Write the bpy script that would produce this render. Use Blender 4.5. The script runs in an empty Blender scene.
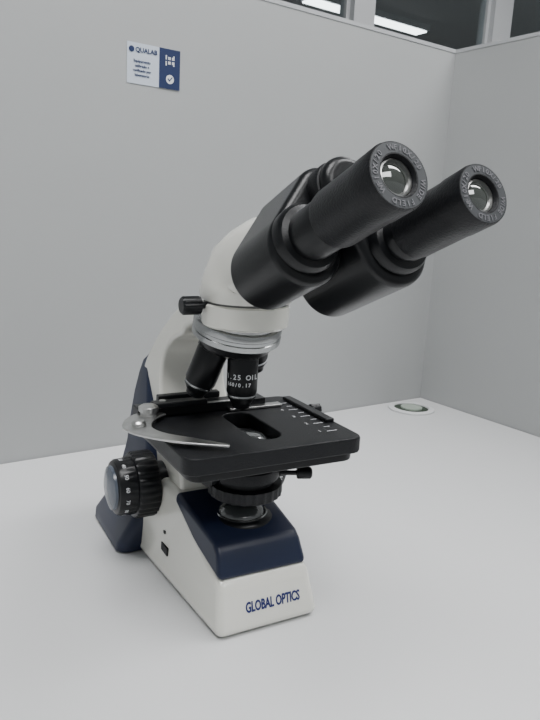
import bpy, bmesh, math
from mathutils import Vector, Matrix
rad = math.radians
scene = bpy.context.scene

# ---------------------------------------------------------------- materials
def mat(name, col, rough=0.5, metal=0.0, spec=0.5, coat=0.0, noise=0.0, nscale=20, bump=0.0, bscale=300, emit=None, estr=0):
    m = bpy.data.materials.new(name); m.use_nodes = True
    nt = m.node_tree; b = nt.nodes['Principled BSDF']
    b.inputs['Base Color'].default_value = (*col, 1)
    b.inputs['Roughness'].default_value = rough
    b.inputs['Metallic'].default_value = metal
    b.inputs['Specular IOR Level'].default_value = spec
    b.inputs['Coat Weight'].default_value = coat
    tc = nt.nodes.new('ShaderNodeTexCoord')
    if noise > 0:
        n = nt.nodes.new('ShaderNodeTexNoise'); n.inputs['Scale'].default_value = nscale
        n.inputs['Detail'].default_value = 4
        r = nt.nodes.new('ShaderNodeValToRGB')
        r.color_ramp.elements[0].position = .3; r.color_ramp.elements[1].position = .7
        r.color_ramp.elements[0].color = (*[c*(1-noise) for c in col], 1)
        r.color_ramp.elements[1].color = (*[min(1, c*(1+noise)) for c in col], 1)
        nt.links.new(tc.outputs['Object'], n.inputs['Vector'])
        nt.links.new(n.outputs['Fac'], r.inputs['Fac'])
        nt.links.new(r.outputs['Color'], b.inputs['Base Color'])
    if bump > 0:
        n2 = nt.nodes.new('ShaderNodeTexNoise'); n2.inputs['Scale'].default_value = bscale
        bp = nt.nodes.new('ShaderNodeBump'); bp.inputs['Strength'].default_value = bump
        bp.inputs['Distance'].default_value = 0.001
        nt.links.new(tc.outputs['Object'], n2.inputs['Vector'])
        nt.links.new(n2.outputs['Fac'], bp.inputs['Height'])
        nt.links.new(bp.outputs['Normal'], b.inputs['Normal'])
    if emit:
        b.inputs['Emission Color'].default_value = (*emit, 1)
        b.inputs['Emission Strength'].default_value = estr
    return m

M_WHITE = mat('white_enamel', (.70, .695, .635), .20, coat=.5)
M_NAVY = mat('navy_plastic', (.011, .016, .038), .33, spec=.35, noise=.06)
M_BLACK = mat('black_paint', (.005, .0055, .0065), .30, spec=.30, bump=.12, bscale=900)
M_BLACKM = mat('black_matte', (.007, .0075, .009), .45, spec=.28, bump=.3, bscale=700)
M_FACE = mat('eyepiece_face', (.045, .048, .052), .45, spec=.4)
M_CHROME = mat('satin_chrome', (.34, .35, .35), .22, metal=1)
M_STEEL = mat('brushed_steel', (.55, .55, .54), .30, metal=1, noise=.08, nscale=120)
M_RUBBER = mat('rubber', (.015, .015, .016), .7)
M_DIAL = mat('dial_grey', (.07, .085, .11), .22)
M_MARK = mat('white_marking', (.70, .71, .73), .5)
M_GREY = mat('engraved_grey', (.12, .12, .13), .5)
M_SEAM = mat('seam_grey', (.10, .10, .10), .6)
M_TXT = mat('navy_print', (.010, .018, .11), .4)
M_LENS = mat('coated_lens', (.03, .035, .03), .03, spec=1.0, coat=1.0)
M_LAMP = mat('condenser_glass', (.06, .065, .065), .06, spec=.9, coat=.8)
M_WALL = mat('laminate_panel', (.345, .353, .353), .55, noise=.012, nscale=6, bump=.05, bscale=400)
M_TABLE = mat('white_laminate', (.61, .615, .62), .38, noise=.01, nscale=4, bump=.04, bscale=500)
M_TRIM = mat('aluminium_trim', (.48, .49, .50), .35, metal=.2)
M_FRAME = mat('window_frame', (.50, .51, .52), .4)
M_DARK = mat('dark_room_paint', (.05, .057, .06), .7)
M_FLOOR = mat('vinyl_floor', (.30, .30, .30), .5, noise=.08, nscale=8)
M_CEIL = mat('ceiling_paint', (.7, .7, .7), .8, noise=.02)
M_EMIT = mat('lamp_diffuser', (.9, .9, .9), .5, emit=(1, 1, 1), estr=8)
M_PAPER = mat('sticker_paper', (.50, .55, .62), .5)
M_STNAVY = mat('sticker_navy', (.012, .024, .08), .4)
M_HOLE = mat('grommet_inside', (.03, .045, .03), .6)
M_GROM = mat('grommet_plastic', (.32, .37, .32), .4)
M_GLASS = bpy.data.materials.new('tinted_glass'); M_GLASS.use_nodes = True
_nt = M_GLASS.node_tree; _nt.nodes.clear()
_o = _nt.nodes.new('ShaderNodeOutputMaterial'); _mx = _nt.nodes.new('ShaderNodeMixShader')
_t = _nt.nodes.new('ShaderNodeBsdfTransparent'); _t.inputs[0].default_value = (.8, .84, .85, 1)
_g = _nt.nodes.new('ShaderNodeBsdfGlossy'); _g.inputs['Roughness'].default_value = .02
_mx.inputs[0].default_value = .09
_nt.links.new(_t.outputs[0], _mx.inputs[1]); _nt.links.new(_g.outputs[0], _mx.inputs[2]); _nt.links.new(_mx.outputs[0], _o.inputs[0])

# ---------------------------------------------------------------- helpers
def finish(bm, name, m, parent=None, bevel=0, seg=3, angle=35):
    bmesh.ops.recalc_face_normals(bm, faces=bm.faces)
    for f in bm.faces: f.smooth = True
    for e in bm.edges:
        if len(e.link_faces) == 2 and e.calc_face_angle(0) > rad(angle): e.smooth = False
    me = bpy.data.meshes.new(name); bm.to_mesh(me); bm.free()
    ob = bpy.data.objects.new(name, me); scene.collection.objects.link(ob)
    for mm in (m if isinstance(m, (list, tuple)) else [m]): me.materials.append(mm)
    if parent: ob.parent = parent
    if bevel:
        bv = ob.modifiers.new('bevel', 'BEVEL'); bv.width = bevel; bv.segments = seg
        bv.limit_method = 'ANGLE'; bv.angle_limit = rad(angle); bv.harden_normals = True
    return ob

def frame(axis):
    w = Vector(axis).normalized()
    h = Vector((0, 0, 1)) if abs(w.z) < .9 else Vector((1, 0, 0))
    u = h.cross(w).normalized(); v = w.cross(u)
    return u, v, w

def lathe_bm(bm, prof, org, axis, seg=64, mi=0, cap=True):
    """prof: (r, t[, knurl])"""
    u, v, w = frame(axis); org = Vector(org); rings = []
    for p in prof:
        r, t = p[0], p[1]; k = p[2] if len(p) > 2 else 0
        ring = []
        for i in range(seg):
            a = 2*math.pi*i/seg
            rr = r - (k if (i // 2) % 2 else 0)
            ring.append(bm.verts.new(org + w*t + (u*math.cos(a)+v*math.sin(a))*max(rr, 1e-5)))
        rings.append(ring)
    for a, b in zip(rings, rings[1:]):
        for i in range(seg):
            f = bm.faces.new((a[i], a[(i+1) % seg], b[(i+1) % seg], b[i])); f.material_index = mi
    if cap:
        for r_ in (rings[0], rings[-1]):
            f = bm.faces.new(r_); f.material_index = mi

def lathe(name, prof, org, axis, m, parent, seg=64, bevel=0):
    bm = bmesh.new(); lathe_bm(bm, prof, org, axis, seg)
    return finish(bm, name, m, parent, bevel, 2)

def prism_bm(bm, poly, org, u, v, w, a, b, xf=None, mi=0):
    org, u, v, w = map(Vector, (org, u, v, w)); rings = []
    for t in (a, b):
        ring = []
        for p in poly:
            q = org + u*p[0] + v*p[1] + w*t
            if xf: q = Vector(xf(q))
            ring.append(bm.verts.new(q))
        rings.append(ring)
    n = len(poly)
    for i in range(n):
        bm.faces.new((rings[0][i], rings[0][(i+1) % n], rings[1][(i+1) % n], rings[1][i])).material_index = mi
    bm.faces.new(rings[0][::-1]).material_index = mi; bm.faces.new(rings[1]).material_index = mi

def prism(name, poly, org, u, v, w, a, b, m, parent, bevel=0, seg=3, xf=None):
    bm = bmesh.new(); prism_bm(bm, poly, org, u, v, w, a, b, xf)
    return finish(bm, name, m, parent, bevel, seg)

def box_bm(bm, c, s, mi=0):
    prism_bm(bm, [(-s[0]/2, -s[1]/2), (s[0]/2, -s[1]/2), (s[0]/2, s[1]/2), (-s[0]/2, s[1]/2)], c, (1, 0, 0), (0, 1, 0), (0, 0, 1), -s[2]/2, s[2]/2, mi=mi)

def box(name, c, s, m, parent=None, bevel=0, seg=2):
    bm = bmesh.new(); box_bm(bm, c, s); return finish(bm, name, m, parent, bevel, seg)

def box2(name, lo, hi, m, parent=None, bevel=0):
    return box(name, [(a+b)/2 for a, b in zip(lo, hi)], [b-a for a, b in zip(lo, hi)], m, parent, bevel)

def catmull(pts, n=6):
    out = []
    P = [pts[0]] + list(pts) + [pts[-1]]
    for i in range(1, len(P)-2):
        p0, p1, p2, p3 = P[i-1:i+3]
        for k in range(n):
            t = k/n
            out.append(tuple(.5*((2*p1[j]) + (-p0[j]+p2[j])*t + (2*p0[j]-5*p1[j]+4*p2[j]-p3[j])*t*t + (-p0[j]+3*p1[j]-3*p2[j]+p3[j])*t**3) for j in range(len(p1))))
    out.append(tuple(pts[-1])); return out

def rrect(xa, xb, ya, yb, r, n=8):
    pts = []
    for cx, cy, s in ((xb-r, yb-r, 0), (xa+r, yb-r, 90), (xa+r, ya+r, 180), (xb-r, ya+r, 270)):
        for i in range(n+1):
            a = rad(s + 90*i/n); pts.append((cx+r*math.cos(a), cy+r*math.sin(a)))
    return pts

def loft(name, rings, m, parent, cap=True, bevel=0):
    bm = bmesh.new(); R = [[bm.verts.new(p) for p in r] for r in rings]; n = len(R[0])
    for a, b in zip(R, R[1:]):
        for i in range(n): bm.faces.new((a[i], a[(i+1) % n], b[(i+1) % n], b[i]))
    if cap: bm.faces.new(R[0]); bm.faces.new(R[-1])
    return finish(bm, name, m, parent, bevel, 3)

def text_bm(bm, body, size, mtx, ext=.00015, off=0.0):
    cu = bpy.data.curves.new('t', 'FONT'); cu.body = body; cu.size = size; cu.extrude = ext; cu.offset = off
    cu.align_x = 'CENTER'; cu.align_y = 'CENTER'; cu.resolution_u = 3
    ob = bpy.data.objects.new('t', cu); scene.collection.objects.link(ob)
    bpy.context.view_layer.update()
    me = bpy.data.meshes.new_from_object(ob.evaluated_get(bpy.context.evaluated_depsgraph_get()))
    me.transform(mtx); bm.from_mesh(me)
    bpy.data.objects.remove(ob); bpy.data.curves.remove(cu); bpy.data.meshes.remove(me)

def mtx(x, y, z, o):
    m = Matrix((x, y, z)).transposed().to_4x4(); m.translation = Vector(o); return m

def empty(name, loc=(0, 0, 0), rz=0):
    e = bpy.data.objects.new(name, None); scene.collection.objects.link(e)
    e.location = loc; e.rotation_euler = (0, 0, rz); e.empty_display_size = .05; return e

X, Y, Z = Vector((1, 0, 0)), Vector((0, 1, 0)), Vector((0, 0, 1))

# ================================================================= MICROSCOPE
S = empty('microscope', (-.018, .549, 0), rad(29))
XO = .002      # stage / condenser axis
XH = -.0055    # head / nosepiece axis
XB = .0015     # base centre
def wid(q):   # taper: q.x is +-1
    w = .0535 + .075*q.y - .15*q.z
    return (q.x*w + XB - .05*q.z, q.y, q.z)

# white base
base_poly = [(-.060, .0012), (-.0585, .016), (-.0515, .045), (.046, .088), (.052, .088), (.13, .088), (.17, .05), (.175, .0012)]
prism('base', base_poly, (0, 0, 0), Y, Z, X, -1, 1, M_WHITE, S, .0075, 5, wid)
def wid2(q):
    x, y, z = wid(q); c = XB-.05*z; return ((x-c)*.985+c, y, z)
pod = [(-.0490, .0470), (-.041, .069), (-.033, .0755), (.040, .0875), (.046, .0895), (.046, .07)]
prism('lamp_housing', pod, (0, 0, 0), Y, Z, X, -1, 1, M_NAVY, S, .0050, 4, wid2)
# navy foot / rear shell
def sec(z, ya, yb, w, r=.012):
    return [(p[0]+XB+.001, p[1], z) for p in rrect(-w, w, ya, yb, r)]
loft('rear_shell', [sec(.002, .108, .212, .084), sec(.012, .105, .212, .083), sec(.035, .106, .208, .068), (sec(.06, .108, .204, .058)), sec(.09, .116, .202, .051),
                    sec(.125, .127, .199, .0475), sec(.150, .134, .194, .045), sec(.172, .144, .184, .0425, .009), sec(.186, .151, .176, .040, .006), sec(.193, .156, .170, .035, .004)], M_NAVY, S)
# arm (C-shaped)
outer = catmull([(0, .268), (.035, .268), (.065, .260), (.105, .238), (.143, .208), (.172, .172), (.184, .11), (.185, .02)])
inner = catmull([(.048, .06), (.052, .10), (.075, .122), (.100, .145), (.114, .172), (.110, .200), (.090, .221), (.064, .232), (.046, .244), (.0, .250)])
armp = outer + [(.185, .006), (.048, .006)] + inner
def armw(q):
    w = .038 if q.z < .12 else .038 - .006*min(1, (q.z-.12)/.12)
    c = XB + (XH-XB)*min(1, max(0, q.z/.25))
    return (q.x*w + c, q.y, q.z)
prism('arm', armp, (0, 0, 0), Y, Z, X, -1, 1, M_WHITE, S, .007, 4, armw)
lathe('head_mount', [(.034, .250), (.0365, .252), (.0370, .268), (.0355, .2695)], (XH, 0, 0), Z, M_WHITE, S)
lathe('mount_seam', [(.0350, .268), (.0350, .2715)], (XH, 0, 0), Z, M_SEAM, S)

# head : D = eyepiece direction, N = normal up
INC = rad(23)
D = Vector((0, -math.cos(INC), math.sin(INC))); N = Vector((0, math.sin(INC), math.cos(INC)))
EP = Vector((0, -.216, .364))       # mid-point of eyepiece faces
HO = .033
def ring3(c, nrm, rx, ry, n=48):
    nrm = Vector(nrm).normalized(); v = X.cross(nrm).normalized()
    out = []
    for i in range(n):
        a = 2*math.pi*i/n; ca, sa = math.cos(a), math.sin(a)
        e = 2/2.6
        out.append(Vector(c) + X*(rx*math.copysign(abs(ca)**e, ca)) + v*(ry*math.copysign(abs(sa)**e, sa)))
    return out
hd = [ring3((XH, 0, .2715), (0, 0, 1), .0355, .0355), ring3((XH, 0, .276), (0, 0, 1), .037, .037), ring3((XH, -.003, .286), (0, -.15, 1), .0360, .036),
      ring3((XH, -.012, .299), (0, -.8, .9), .0340, .033), ring3((XH, -.026, .305), D, .033, .031), ring3((XH, -.052, .315), D, .031, .029), ring3((XH, -.064, .320), D, .028, .026)]
loft('head_body', hd, M_WHITE, S)

def hull2(c1, r1, c2, r2, n=40):
    pts = []
    for c, r in ((c1, r1), (c2, r2)):
        for i in range(n*2):
            a = math.pi*i/n; pts.append((c[0]+r*math.cos(a), c[1]+r*math.sin(a)))
    pts.sort()
    def half(ps):
        h = []
        for p in ps:
            while len(h) > 1 and (h[-1][0]-h[-2][0])*(p[1]-h[-2][1])-(h[-1][1]-h[-2][1])*(p[0]-h[-2][0]) <= 0: h.pop()
            h.append(p)
        return h
    a = half(pts); b = half(pts[::-1]); return a[:-1]+b[:-1]

for side, nm in ((-1, 'left'), (1, 'right')):
    tx = -.0305 if side < 0 else .0265
    s0, s1 = (.094, .160) if side < 0 else (.076, .162)
    dn = 0 if side < 0 else -.006           # right arm swings slightly lower
    poly = hull2((XH + side*.004, HO), .019, (tx+(.002 if side < 0 else 0), dn-.003), .0265)
    prism('prism_housing_'+nm, poly, (0, EP.y, EP.z), X, N, D, -s1, -s0, M_BLACK, S, .006, 4)
    o = Vector((tx, EP.y, EP.z)) + N*dn
    b0 = s0
    lathe('ocular_tube_'+nm, [(.0225, -b0-.004), (.0225, -b0+.004), (.0205, -b0+.007), (.0165, -b0+.008), (.0165, -.062), (.0155, -.060), (.0150, -.05)], o, D, M_BLACK, S)
    bm = bmesh.new()
    R_ = 1.035 if side < 0 else .97
    lathe_bm(bm, [(a*R_, b) for a, b in [(.0150, -.060), (.0172, -.0595), (.0178, -.056), (.0178, -.020), (.0182, -.0185), (.0183, -.002), (.0177, 0), (.0112, .0), (.0104, -.001), (.0100, -.005)]], o, D, 72, 0)
    lathe_bm(bm, [(.0172*R_, .0001), (.0118*R_, .0001)], o, D, 72, 1, cap=False)
    lathe_bm(bm, [(.0101*R_, -.0045), (.0098*R_, -.0025), (.0090*R_, -.0022), (.0087*R_, -.0040)], o, D, 48, 2, cap=False)
    lathe_bm(bm, [(.0087*R_, -.0040), (.0066*R_, -.0030), (.0040*R_, -.0023), (.0001, -.0020)], o, D, 48, 3)
    word = "WF10X/20  WIDE FIELD  WF10X/20  "
    for i, ch in enumerate(word):
        if ch == ' ': continue
        a = rad(-360*i/len(word) + 100)
        r_ = X*math.cos(a)+N*math.sin(a); tg = X*math.sin(a)-N*math.cos(a)
        k = len(bm.faces)
        text_bm(bm, ch, .0042, mtx(tg, r_, D, o + r_*.0144*R_ + D*.0003), off=.0001)
        bm.faces.ensure_lookup_table()
        for f in bm.faces[k:]: f.material_index = 4
    finish(bm, 'eyepiece_'+nm, [M_BLACKM, M_FACE, M_STEEL, M_LENS, M_GREY], S)
ho = Vector((XH, EP.y, EP.z)) + N*HO
lathe('interpupillary_dial', [(.019, -.160), (.0175, -.092), (.0175, -.086), (.0165, -.084), (.0145, -.0835), (.0140, -.085)], ho, D, M_BLACKM, S)

# thumb screw
lathe('head_clamp_screw', [(.0028, .030), (.0028, .046), (.0072, .0465), (.0075, .048, .0008), (.0075, .061, .0008), (.0060, .0625)], (0, .0, .268), -X, M_BLACK, S, 48)

# nosepiece
TI = rad(15)
A0 = Vector((0, math.sin(TI), -math.cos(TI))); apex = Vector((XH, 0, .297))
lathe('nosepiece_ring', [(.028, .036), (.0350, .0385), (.0352, .0435), (.0378, .0445), (.0382, .0455), (.0382, .0500), (.0374, .0508), (.0374, .0535), (.0384, .0542), (.0384, .0585), (.0372, .0597), (.030, .0597)], apex, A0, M_CHROME, S, 96)
lathe('nosepiece_turret', [(.030, .059), (.0330, .061), (.0315, .067), (.026, .071), (.012, .075), (.001, .076)], apex, A0, M_BLACK, S)
def objective(name, ang, tip, band, k=1.0):
    e1 = (Vector((0, 0, -1)) - A0*A0.dot(Vector((0, 0, -1)))).normalized()
    e = (Matrix.Rotation(ang, 3, A0) @ e1)
    d = (A0*math.cos(TI) + e*math.sin(TI)).normalized()
    bm = bmesh.new(); L = tip
    def q(pr): return [(p[0]*k, p[1], *p[2:]) for p in pr]
    lathe_bm(bm, q([(.0105, .060), (.0105, .070)]), apex, d, 48, 2)
    lathe_bm(bm, q([(.0110, .068), (.0128, .069, .0004), (.0128, .074, .0004), (.0118, .0745), (.0122, .076), (.0122, L-.016), (.0112, L-.013), (.0112, L-.0105)]), apex, d, 64, 0)
    lathe_bm(bm, q([(.01125, L-.0135), (.01135, L-.0125), (.01125, L-.0115)]), apex, d, 64, band, cap=False)
    lathe_bm(bm, q([(.0110, L-.0106), (.0085, L-.006), (.0078, L-.0058), (.0072, L-.002), (.0045, L)]), apex, d, 48, 0)
    return finish(bm, name, [M_BLACK, M_MARK, M_CHROME], S), d
objective('objective_active', 0, .1190, 2, 1.08)
objective('objective_left', rad(90), .121, 2, 1.12)
objective('objective_right', rad(-90), .100, 1)
objective('objective_rear', rad(180), .090, 1)
bm = bmesh.new()
def wrap_text(body, z, h, a0, r=.01225*1.08):
    n = len(body)
    for i, ch in enumerate(body):
        if ch == ' ': continue
        a = a0 + (i-(n-1)/2)*h*.66/r
        nr = Vector((math.sin(a), -math.cos(a), 0)); tg = Vector((math.cos(a), math.sin(a), 0))
        text_bm(bm, ch, h, mtx(tg, Z, nr, Vector((XH, 0, z)) + nr*r), off=.0001)
wrap_text('100X/1.25 OIL', .2080, .0060, rad(-72))
wrap_text('160/0.17', .2015, .0044, rad(-42))
finish(bm, 'objective_engraving', M_MARK, S)

# ---------------------------------------------------------------- stage
def raycast_poly(poly, c, n):
    out = []
    for i in range(n):
        a = 2*math.pi*i/n; d = (math.cos(a), math.sin(a)); best = None
        for p, q in zip(poly, poly[1:]+poly[:1]):
            ex, ey = q[0]-p[0], q[1]-p[1]; den = d[0]*ey-d[1]*ex
            if abs(den) < 1e-12: continue
            t = ((p[0]-c[0])*ey-(p[1]-c[1])*ex)/den; s = ((p[0]-c[0])*d[1]-(p[1]-c[1])*d[0])/den
            if t > 0 and -1e-6 <= s <= 1+1e-6 and (best is None or t < best): best = t
        out.append((c[0]+d[0]*best, c[1]+d[1]*best))
    return out
def holed_plate(name, outerp, innerp, c, z0, z1, m, bevel=0, n=160):
    o = raycast_poly(outerp, c, n); i_ = raycast_poly(innerp, c, n)
    bm = bmesh.new(); L = []
    for pts, z in ((o, z0), (o, z1), (i_, z1), (i_, z0)): L.append([bm.verts.new((p[0], p[1], z)) for p in pts])
    L.append(L[0])
    for a, b in zip(L, L[1:]):
        for k in range(n): bm.faces.new((a[k], a[(k+1) % n], b[(k+1) % n], b[k]))
    return finish(bm, name, m, S, bevel, 2)
slot = rrect(XO-.0115, XO+.0155, -.040, .036, .0125)
stage_o = rrect(-.080, .081, -.064, .074, .010)
holed_plate('stage_plate', stage_o, slot, (XO, 0), .149, .163, M_BLACKM, .0015)
holed_plate('stage_lower_plate', rrect(-.074, .077, -.059, .068, .012), rrect(XO-.02, XO+.02, -.03, .03, .012), (XO, 0), .141, .1492, M_BLACK, .0015)
box2('stage_bracket', (-.025, .05, .115), (.03, .11, .147), M_BLACK, S, .003)
bm = bmesh.new()
box_bm(bm, (-.02, .052, .1675), (.125, .016, .009))
box_bm(bm, (-.045, .044, .1745), (.05, .012, .005))
box_bm(bm, (-.03, .060, .1755), (.06, .008, .006))
finish(bm, 'specimen_carriage', M_BLACK, S, .001, 2)
bm = bmesh.new()
box_bm(bm, (.030, .0420, .1648), (.055, .009, .0022))
box_bm(bm, (-.02, .0425, .1728), (.07, .003, .001))
finish(bm, 'slide_holder_bar', M_STEEL, S, .0004, 2)
bm = bmesh.new()
lathe_bm(bm, [(.003, .172), (.003, .1775)], (-.060, .046, 0), Z, 24)
lathe_bm(bm, [(.003, .172), (.003, .1785)], (-.025, .058, 0), Z, 24)
lathe_bm(bm, [(.0025, .172), (.0025, .1795)], (.020, .050, 0), Z, 24)
finish(bm, 'carriage_screws', M_STEEL, S)
o_ = catmull([(-.070, .050), (-.090, .040), (-.104, .018), (-.103, -.002), (-.088, -.024), (-.066, -.044), (-.043, -.058)])
i_ = catmull([(-.041, -.055), (-.060, -.033), (-.076, -.016), (-.083, .0), (-.080, .014), (-.070, .028), (-.060, .036)])
prism('slide_clip_finger', o_+i_, (0, 0, 0), X, Y, Z, .1665, .1685, M_STEEL, S, .0006, 2)
lathe('slide_clip_pivot', [(.007, .163), (.007, .172), (.0085, .1722, .0004), (.0085, .176, .0004), (.006, .1775)], (-.076, .036, 0), Z, M_STEEL, S, 48)
lathe('slide_clip_screw', [(.006, .168), (.006, .171), (.0045, .1725)], (-.092, .012, 0), Z, M_STEEL, S, 32)
bm = bmesh.new()
for k in range(9):
    L_ = .010 if k % 2 == 0 else .006
    box_bm(bm, (.068 - L_/2, -.040+.011*k, .16305), (L_, .0007, .0002))
for k in range(4):
    text_bm(bm, str(1+k), .006, mtx(X, Y, Z, (.052, -.038+.022*k, .1631)), .00005)
finish(bm, 'stage_scale', M_MARK, S)
box2('stage_y_rail', (.070, -.02, .163), (.079, .06, .1665), M_BLACK, S, .001)
lathe('stage_stop_screw', [(.003, -.004), (.003, .008), (.0055, .0082, .0005), (.0055, .018, .0005)], (.080, .035, .158), X, M_BLACK, S, 32)
# condenser
lathe('condenser', [(.019, .153), (.024, .150), (.024, .128), (.029, .126), (.0295, .122), (.0295, .117), (.026, .116), (.026, .112), (.0325, .111), (.0330, .110, .0012), (.0330, .1015, .0012), (.0315, .1005), (.024, .100), (.022, .096)], (XO, 0, 0), Z, M_BLACKM, S, 96)
lathe('condenser_lens', [(.0115, .152), (.0115, .155), (.008, .1565), (.0001, .157)], (XO, -.006, 0), Z, M_LAMP, S)
lathe('condenser_lens_rim', [(.0150, .152), (.0150, .1545), (.0115, .1552), (.0112, .154)], (XO, -.006, 0), Z, M_CHROME, S)
lathe('iris_lever', [(.0022, .030), (.0022, .046), (.005, .0462), (.0055, .047), (.0055, .058), (.004, .0595)], (XO, 0, .118), Vector((.93, -.36, 0)), M_BLACK, S, 32)
box2('condenser_mount', (-.028, .018, .108), (.034, .075, .135), M_BLACK, S, .003)
lathe('condenser_clamp', [(.003, .025), (.003, .036), (.0075, .0365, .0006), (.0075, .047, .0006)], (0, .005, .125), Vector((-.9, -.43, 0)), M_BLACK, S, 32)
# illuminator
lathe('illuminator_collar', [(.030, .066), (.030, .0765), (.0285, .079), (.0255, .0805), (.0240, .0805), (.0235, .078)], (XO-.001, .004, 0), Z, M_BLACK, S)
lathe('illuminator_ring', [(.0240, .075), (.0240, .0810), (.0230, .0818), (.0220, .0810), (.0218, .079)], (XO-.001, .004, 0), Z, M_CHROME, S)
lathe('illuminator_lens', [(.0218, .078), (.0214, .0805), (.019, .0845), (.012, .0880), (.0001, .0895)], (XO-.001, .004, 0), Z, M_LAMP, S)

# focus knobs
for side, nm in ((-1, 'left'), (1, 'right')):
    o = Vector((0, .100, .078)); ax = X*side
    bm = bmesh.new()
    lathe_bm(bm, [(.020, .036), (.020, .050), (.031, .0505), (.0325, .052, .0012), (.0325, .070, .0012), (.031, .0715), (.0285, .072)], o, ax, 120, 0)
    lathe_bm(bm, [(.028, .071), (.028, .077, .0008), (.0275, .078), (.0270, .086), (.0255, .0885), (.0195, .0905)], o, ax, 120, 0)
    lathe_bm(bm, [(.0220, .0890), (.0210, .0922), (.014, .0945), (.0001, .0955)], o, ax, 64, 1)
    for i, tx_ in enumerate(['0', '10', '20', '30', '40', '50', '60', '70', '80', '90', '100', '110', '120', '130']):
        a = 2*math.pi*i/14 + .2
        nrm = Y*math.cos(a)+Z*math.sin(a)
        up = -ax; t_ = up.cross(nrm)
        k = len(bm.faces)
        text_bm(bm, tx_, .0050, mtx(t_, up, nrm, o + nrm*.0273 + ax*.082), off=.00003)
        bm.faces.ensure_lookup_table()
        for f in bm.faces[k:]: f.material_index = 2
    finish(bm, 'focus_knob_'+nm, [M_BLACK, M_DIAL, M_MARK], S)

# base details
bm = bmesh.new()
lean = math.atan2(.0070, .029)
yv = Vector((0, math.sin(lean), math.cos(lean))); zv = Vector((0, -math.cos(lean), math.sin(lean)))
text_bm(bm, 'GLOBAL OPTICS', .0092, mtx(X*.76, yv*1.3, zv, (XB+.003, -.0570, .0235)), .0002, .0003)
finish(bm, 'front_lettering', M_TXT, S)
bm = bmesh.new()
for (y_, z_, sy, sz) in ((.052, .030, .016, .008), (.056, .045, .004, .003)):
    w_ = .0535+.075*y_-.15*z_
    box_bm(bm, (XB-.05*z_-w_, y_, z_), (.0022, sy, sz))
finish(bm, 'side_socket', M_BLACKM, S, .0004, 1)
for k, (x_, y_) in enumerate(((-.030, -.040), (.034, -.040), (-.055, .185), (.060, .185))):
    lathe('foot_%d' % (k+1), [(.009, 0), (.010, .0005), (.010, .006)], (x_, y_, 0), Z, M_RUBBER, S, 32)

# ================================================================= ROOM (wall aligned frame)
RZ = rad(35.2); C = Vector((.3075, 1.294, 0))
def place(ob):
    ob.location = C; ob.rotation_euler = (0, 0, RZ); return ob
T = place(empty('desk'))
box2('desk_top', (-2.4, -.80, -.025), (-.001, -.001, 0), M_TABLE, T, .002)
box2('leg_panel_1', (-2.38, -.76, -.75), (-2.35, -.03, -.025), M_TABLE, T)
box2('leg_panel_2', (-.05, -.76, -.75), (-.02, -.03, -.025), M_TABLE, T)
WH = .654
place(box2('wall_back', (-2.6, 0, -.75), (.03, .03, WH-.006), M_WALL))
place(box2('wall_right', (0, -.95, -.75), (.03, 0, WH-.006), M_WALL))
place(box2('trim_1', (-2.6, -.001, WH-.006), (.031, .031, WH), M_TRIM))
place(box2('trim_2', (-.001, -.95, WH-.006), (.031, -.001, WH), M_TRIM))
place(box2('floor', (-4, -3, -.80), (5, 6, -.75), M_FLOOR))
place(box2('ceiling', (-4, -3, 1.95), (5, 6, 2.0), M_CEIL))
WY = 1.5
place(box2('wall_window_side', (-4, WY, -.75), (5, WY+.1, .80), M_FRAME))
for i, (xc, w_) in enumerate(((-1.4, .1), (-.2, .1), (1.09, .12), (2.03, .14), (3.1, .1))):
    place(box2('trim_%d' % (3+i), (xc-w_/2, WY, .80), (xc+w_/2, WY+.1, 1.95), M_FRAME))
for i, (a, b) in enumerate(((-1.35, -.25), (-.15, 1.03), (1.15, 1.96), (2.10, 3.05))):
    W = place(empty('window_%d' % (i+1)))
    f = .02
    box2('pane', (a+f, WY+.045, .82), (b-f, WY+.051, 1.93), M_GLASS, W)
    bm = bmesh.new()
    for lo, hi in (((a, WY+.03, .80), (a+f, WY+.07, 1.95)), ((b-f, WY+.03, .80), (b, WY+.07, 1.95)), ((a, WY+.03, .80), (b, WY+.07, .82)), ((a, WY+.03, 1.93), (b, WY+.07, 1.95))):
        box_bm(bm, [(p+q)/2 for p, q in zip(lo, hi)], [q-p for p, q in zip(lo, hi)])
    finish(bm, 'sash', M_FRAME, W)
place(box2('wall_far', (-4, 5.9, -.75), (5, 6, 1.95), M_DARK))
place(box2('wall_left', (-4.1, WY+.1, -.75), (-4, 5.9, 1.95), M_DARK))
place(box2('wall_corridor', (4.9, WY+.1, -.75), (5, 5.9, 1.95), M_DARK))

def lamp_fixture(name, x, y, lx, ly, z=1.95, power=None):
    F = place(empty(name))
    box2('housing', (x-lx/2-.02, y-ly/2-.02, z-.045), (x+lx/2+.02, y+ly/2+.02, z), M_FRAME, F)
    box2('diffuser', (x-lx/2, y-ly/2, z-.055), (x+lx/2, y+ly/2, z-.045), M_EMIT, F)
    if power:
        ld = bpy.data.lights.new(name+'_light', 'AREA'); ld.shape = 'RECTANGLE'; ld.size = lx; ld.size_y = ly; ld.energy = power
        ld.color = (.985, .99, 1)
        lo = bpy.data.objects.new('light_source', ld); scene.collection.objects.link(lo); lo.parent = F
        lo.location = (x, y, z-.06)
lamp_fixture('ceiling_light', 2.75, 3.35, 1.2, .12, power=5)
lamp_fixture('ceiling_light.001', 1.0, 3.3, 1.2, .12, power=5)
lamp_fixture('ceiling_light.002', -1.1, -.7, 1.2, .6, power=18)
lamp_fixture('ceiling_light.003', .5, -.9, 1.2, .6, power=18)
lamp_fixture('ceiling_light.004', -.6, -1.9, 1.2, .6, power=5)
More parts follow.
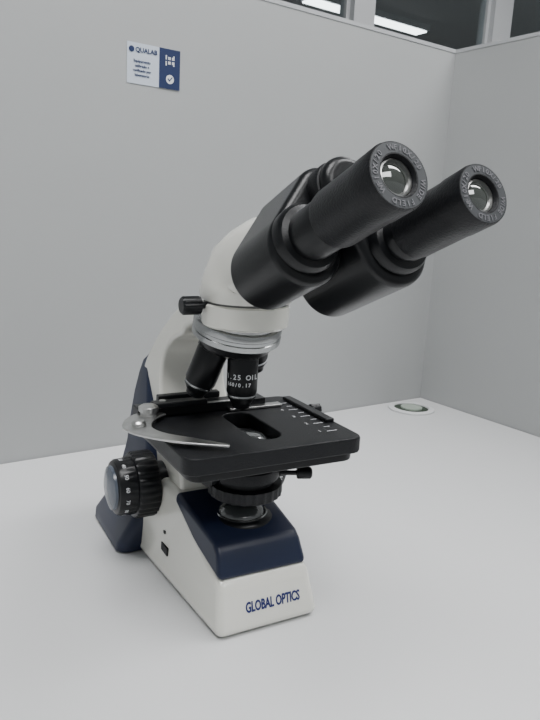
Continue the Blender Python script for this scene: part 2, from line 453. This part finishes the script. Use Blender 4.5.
lamp_fixture('added_frame_fill', 1.4, .6, 1.2, .3, power=8)  # added fill fixture, brightens the window frames; no known lamp hangs here

# sticker on back wall
ST = place(empty('wall_sticker'))
z0, z1 = .5045, .5555
box2('card', (-.632, -.0008, z0), (-.555, -.0001, z1), M_PAPER, ST)
box2('navy_panel', (-.586, -.0013, z0), (-.555, -.0008, z1), M_STNAVY, ST)
bm = bmesh.new()
def stx(body, size, x, z, mi=0, off=.0001):
    k = len(bm.faces); text_bm(bm, body, size, mtx(X, Z, -Y, (x, -.0013, z)), .0001, off)
    bm.faces.ensure_lookup_table()
    for f in bm.faces[k:]: f.material_index = mi
stx('QUALAB', .0080, -.605, .547, off=.0002)
for k in range(4): stx(('Equipamento', 'calibrado e', 'verificado por', 'laboratorio')[k], .0046, -.611, .533-.0058*k)
lathe_bm(bm, [(.0038, .001), (.0038, .0014)], (-.626, 0, .547), -Y, 24, 0)
for i in range(7):
    for j in range(7):
        if (i*3+j*5+i*j) % 3 != 0 or (i in (0, 6) and j in (0, 6)):
            box_bm(bm, (-.5760+i*.0019, -.0015, .535+j*.0019), (.0017, .0003, .0017), 1)
lathe_bm(bm, [(.0058, .0013), (.0058, .0017)], (-.570, 0, .517), -Y, 32, 1)
prism_bm(bm, [(-.004, .0), (-.0027, .0013), (-.001, -.0008), (.0030, .0035), (.0040, .0026), (-.001, -.0032)], (-.570, 0, .517), X, Z, -Y, .0017, .002, mi=0)
finish(bm, 'print', [M_STNAVY, M_MARK], ST)

# cable grommet
G = empty('cable_grommet', (.271, 1.202, 0), rad(20))
lathe('ring', [(.036, .0), (.043, .0005), (.043, .003), (.041, .0042), (.034, .0045), (.032, .003), (.032, .0005)], (0, 0, 0), Z, M_TABLE, G)
lathe('opening', [(.0325, .0004), (.0325, .0010)], (0, 0, 0), Z, M_HOLE, G)
lathe('cap_insert', [(.020, .001), (.020, .0035), (.017, .0042)], (.003, .004, 0), Z, M_GROM, G)

# ================================================================= light + camera
w = bpy.data.worlds.new('world'); scene.world = w; w.use_nodes = True
w.node_tree.nodes['Background'].inputs[0].default_value = (.94, .98, 1, 1)
w.node_tree.nodes['Background'].inputs[1].default_value = .47

cd = bpy.data.cameras.new('camera'); cam = bpy.data.objects.new('camera', cd); scene.collection.objects.link(cam)
cd.sensor_fit = 'VERTICAL'; cd.sensor_height = 36; cd.lens = 33; cd.clip_start = .01
p, r = rad(12.2), rad(3.04)
F_ = Vector((0, math.cos(p), -math.sin(p))); U_ = Vector((0, math.sin(p), math.cos(p)))
cx = X*math.cos(r) + U_*math.sin(r); cy = -X*math.sin(r) + U_*math.cos(r)
mw = Matrix((cx, cy, -F_)).transposed().to_4x4(); mw.translation = (0, 0, .34)
cam.matrix_world = mw
scene.camera = cam
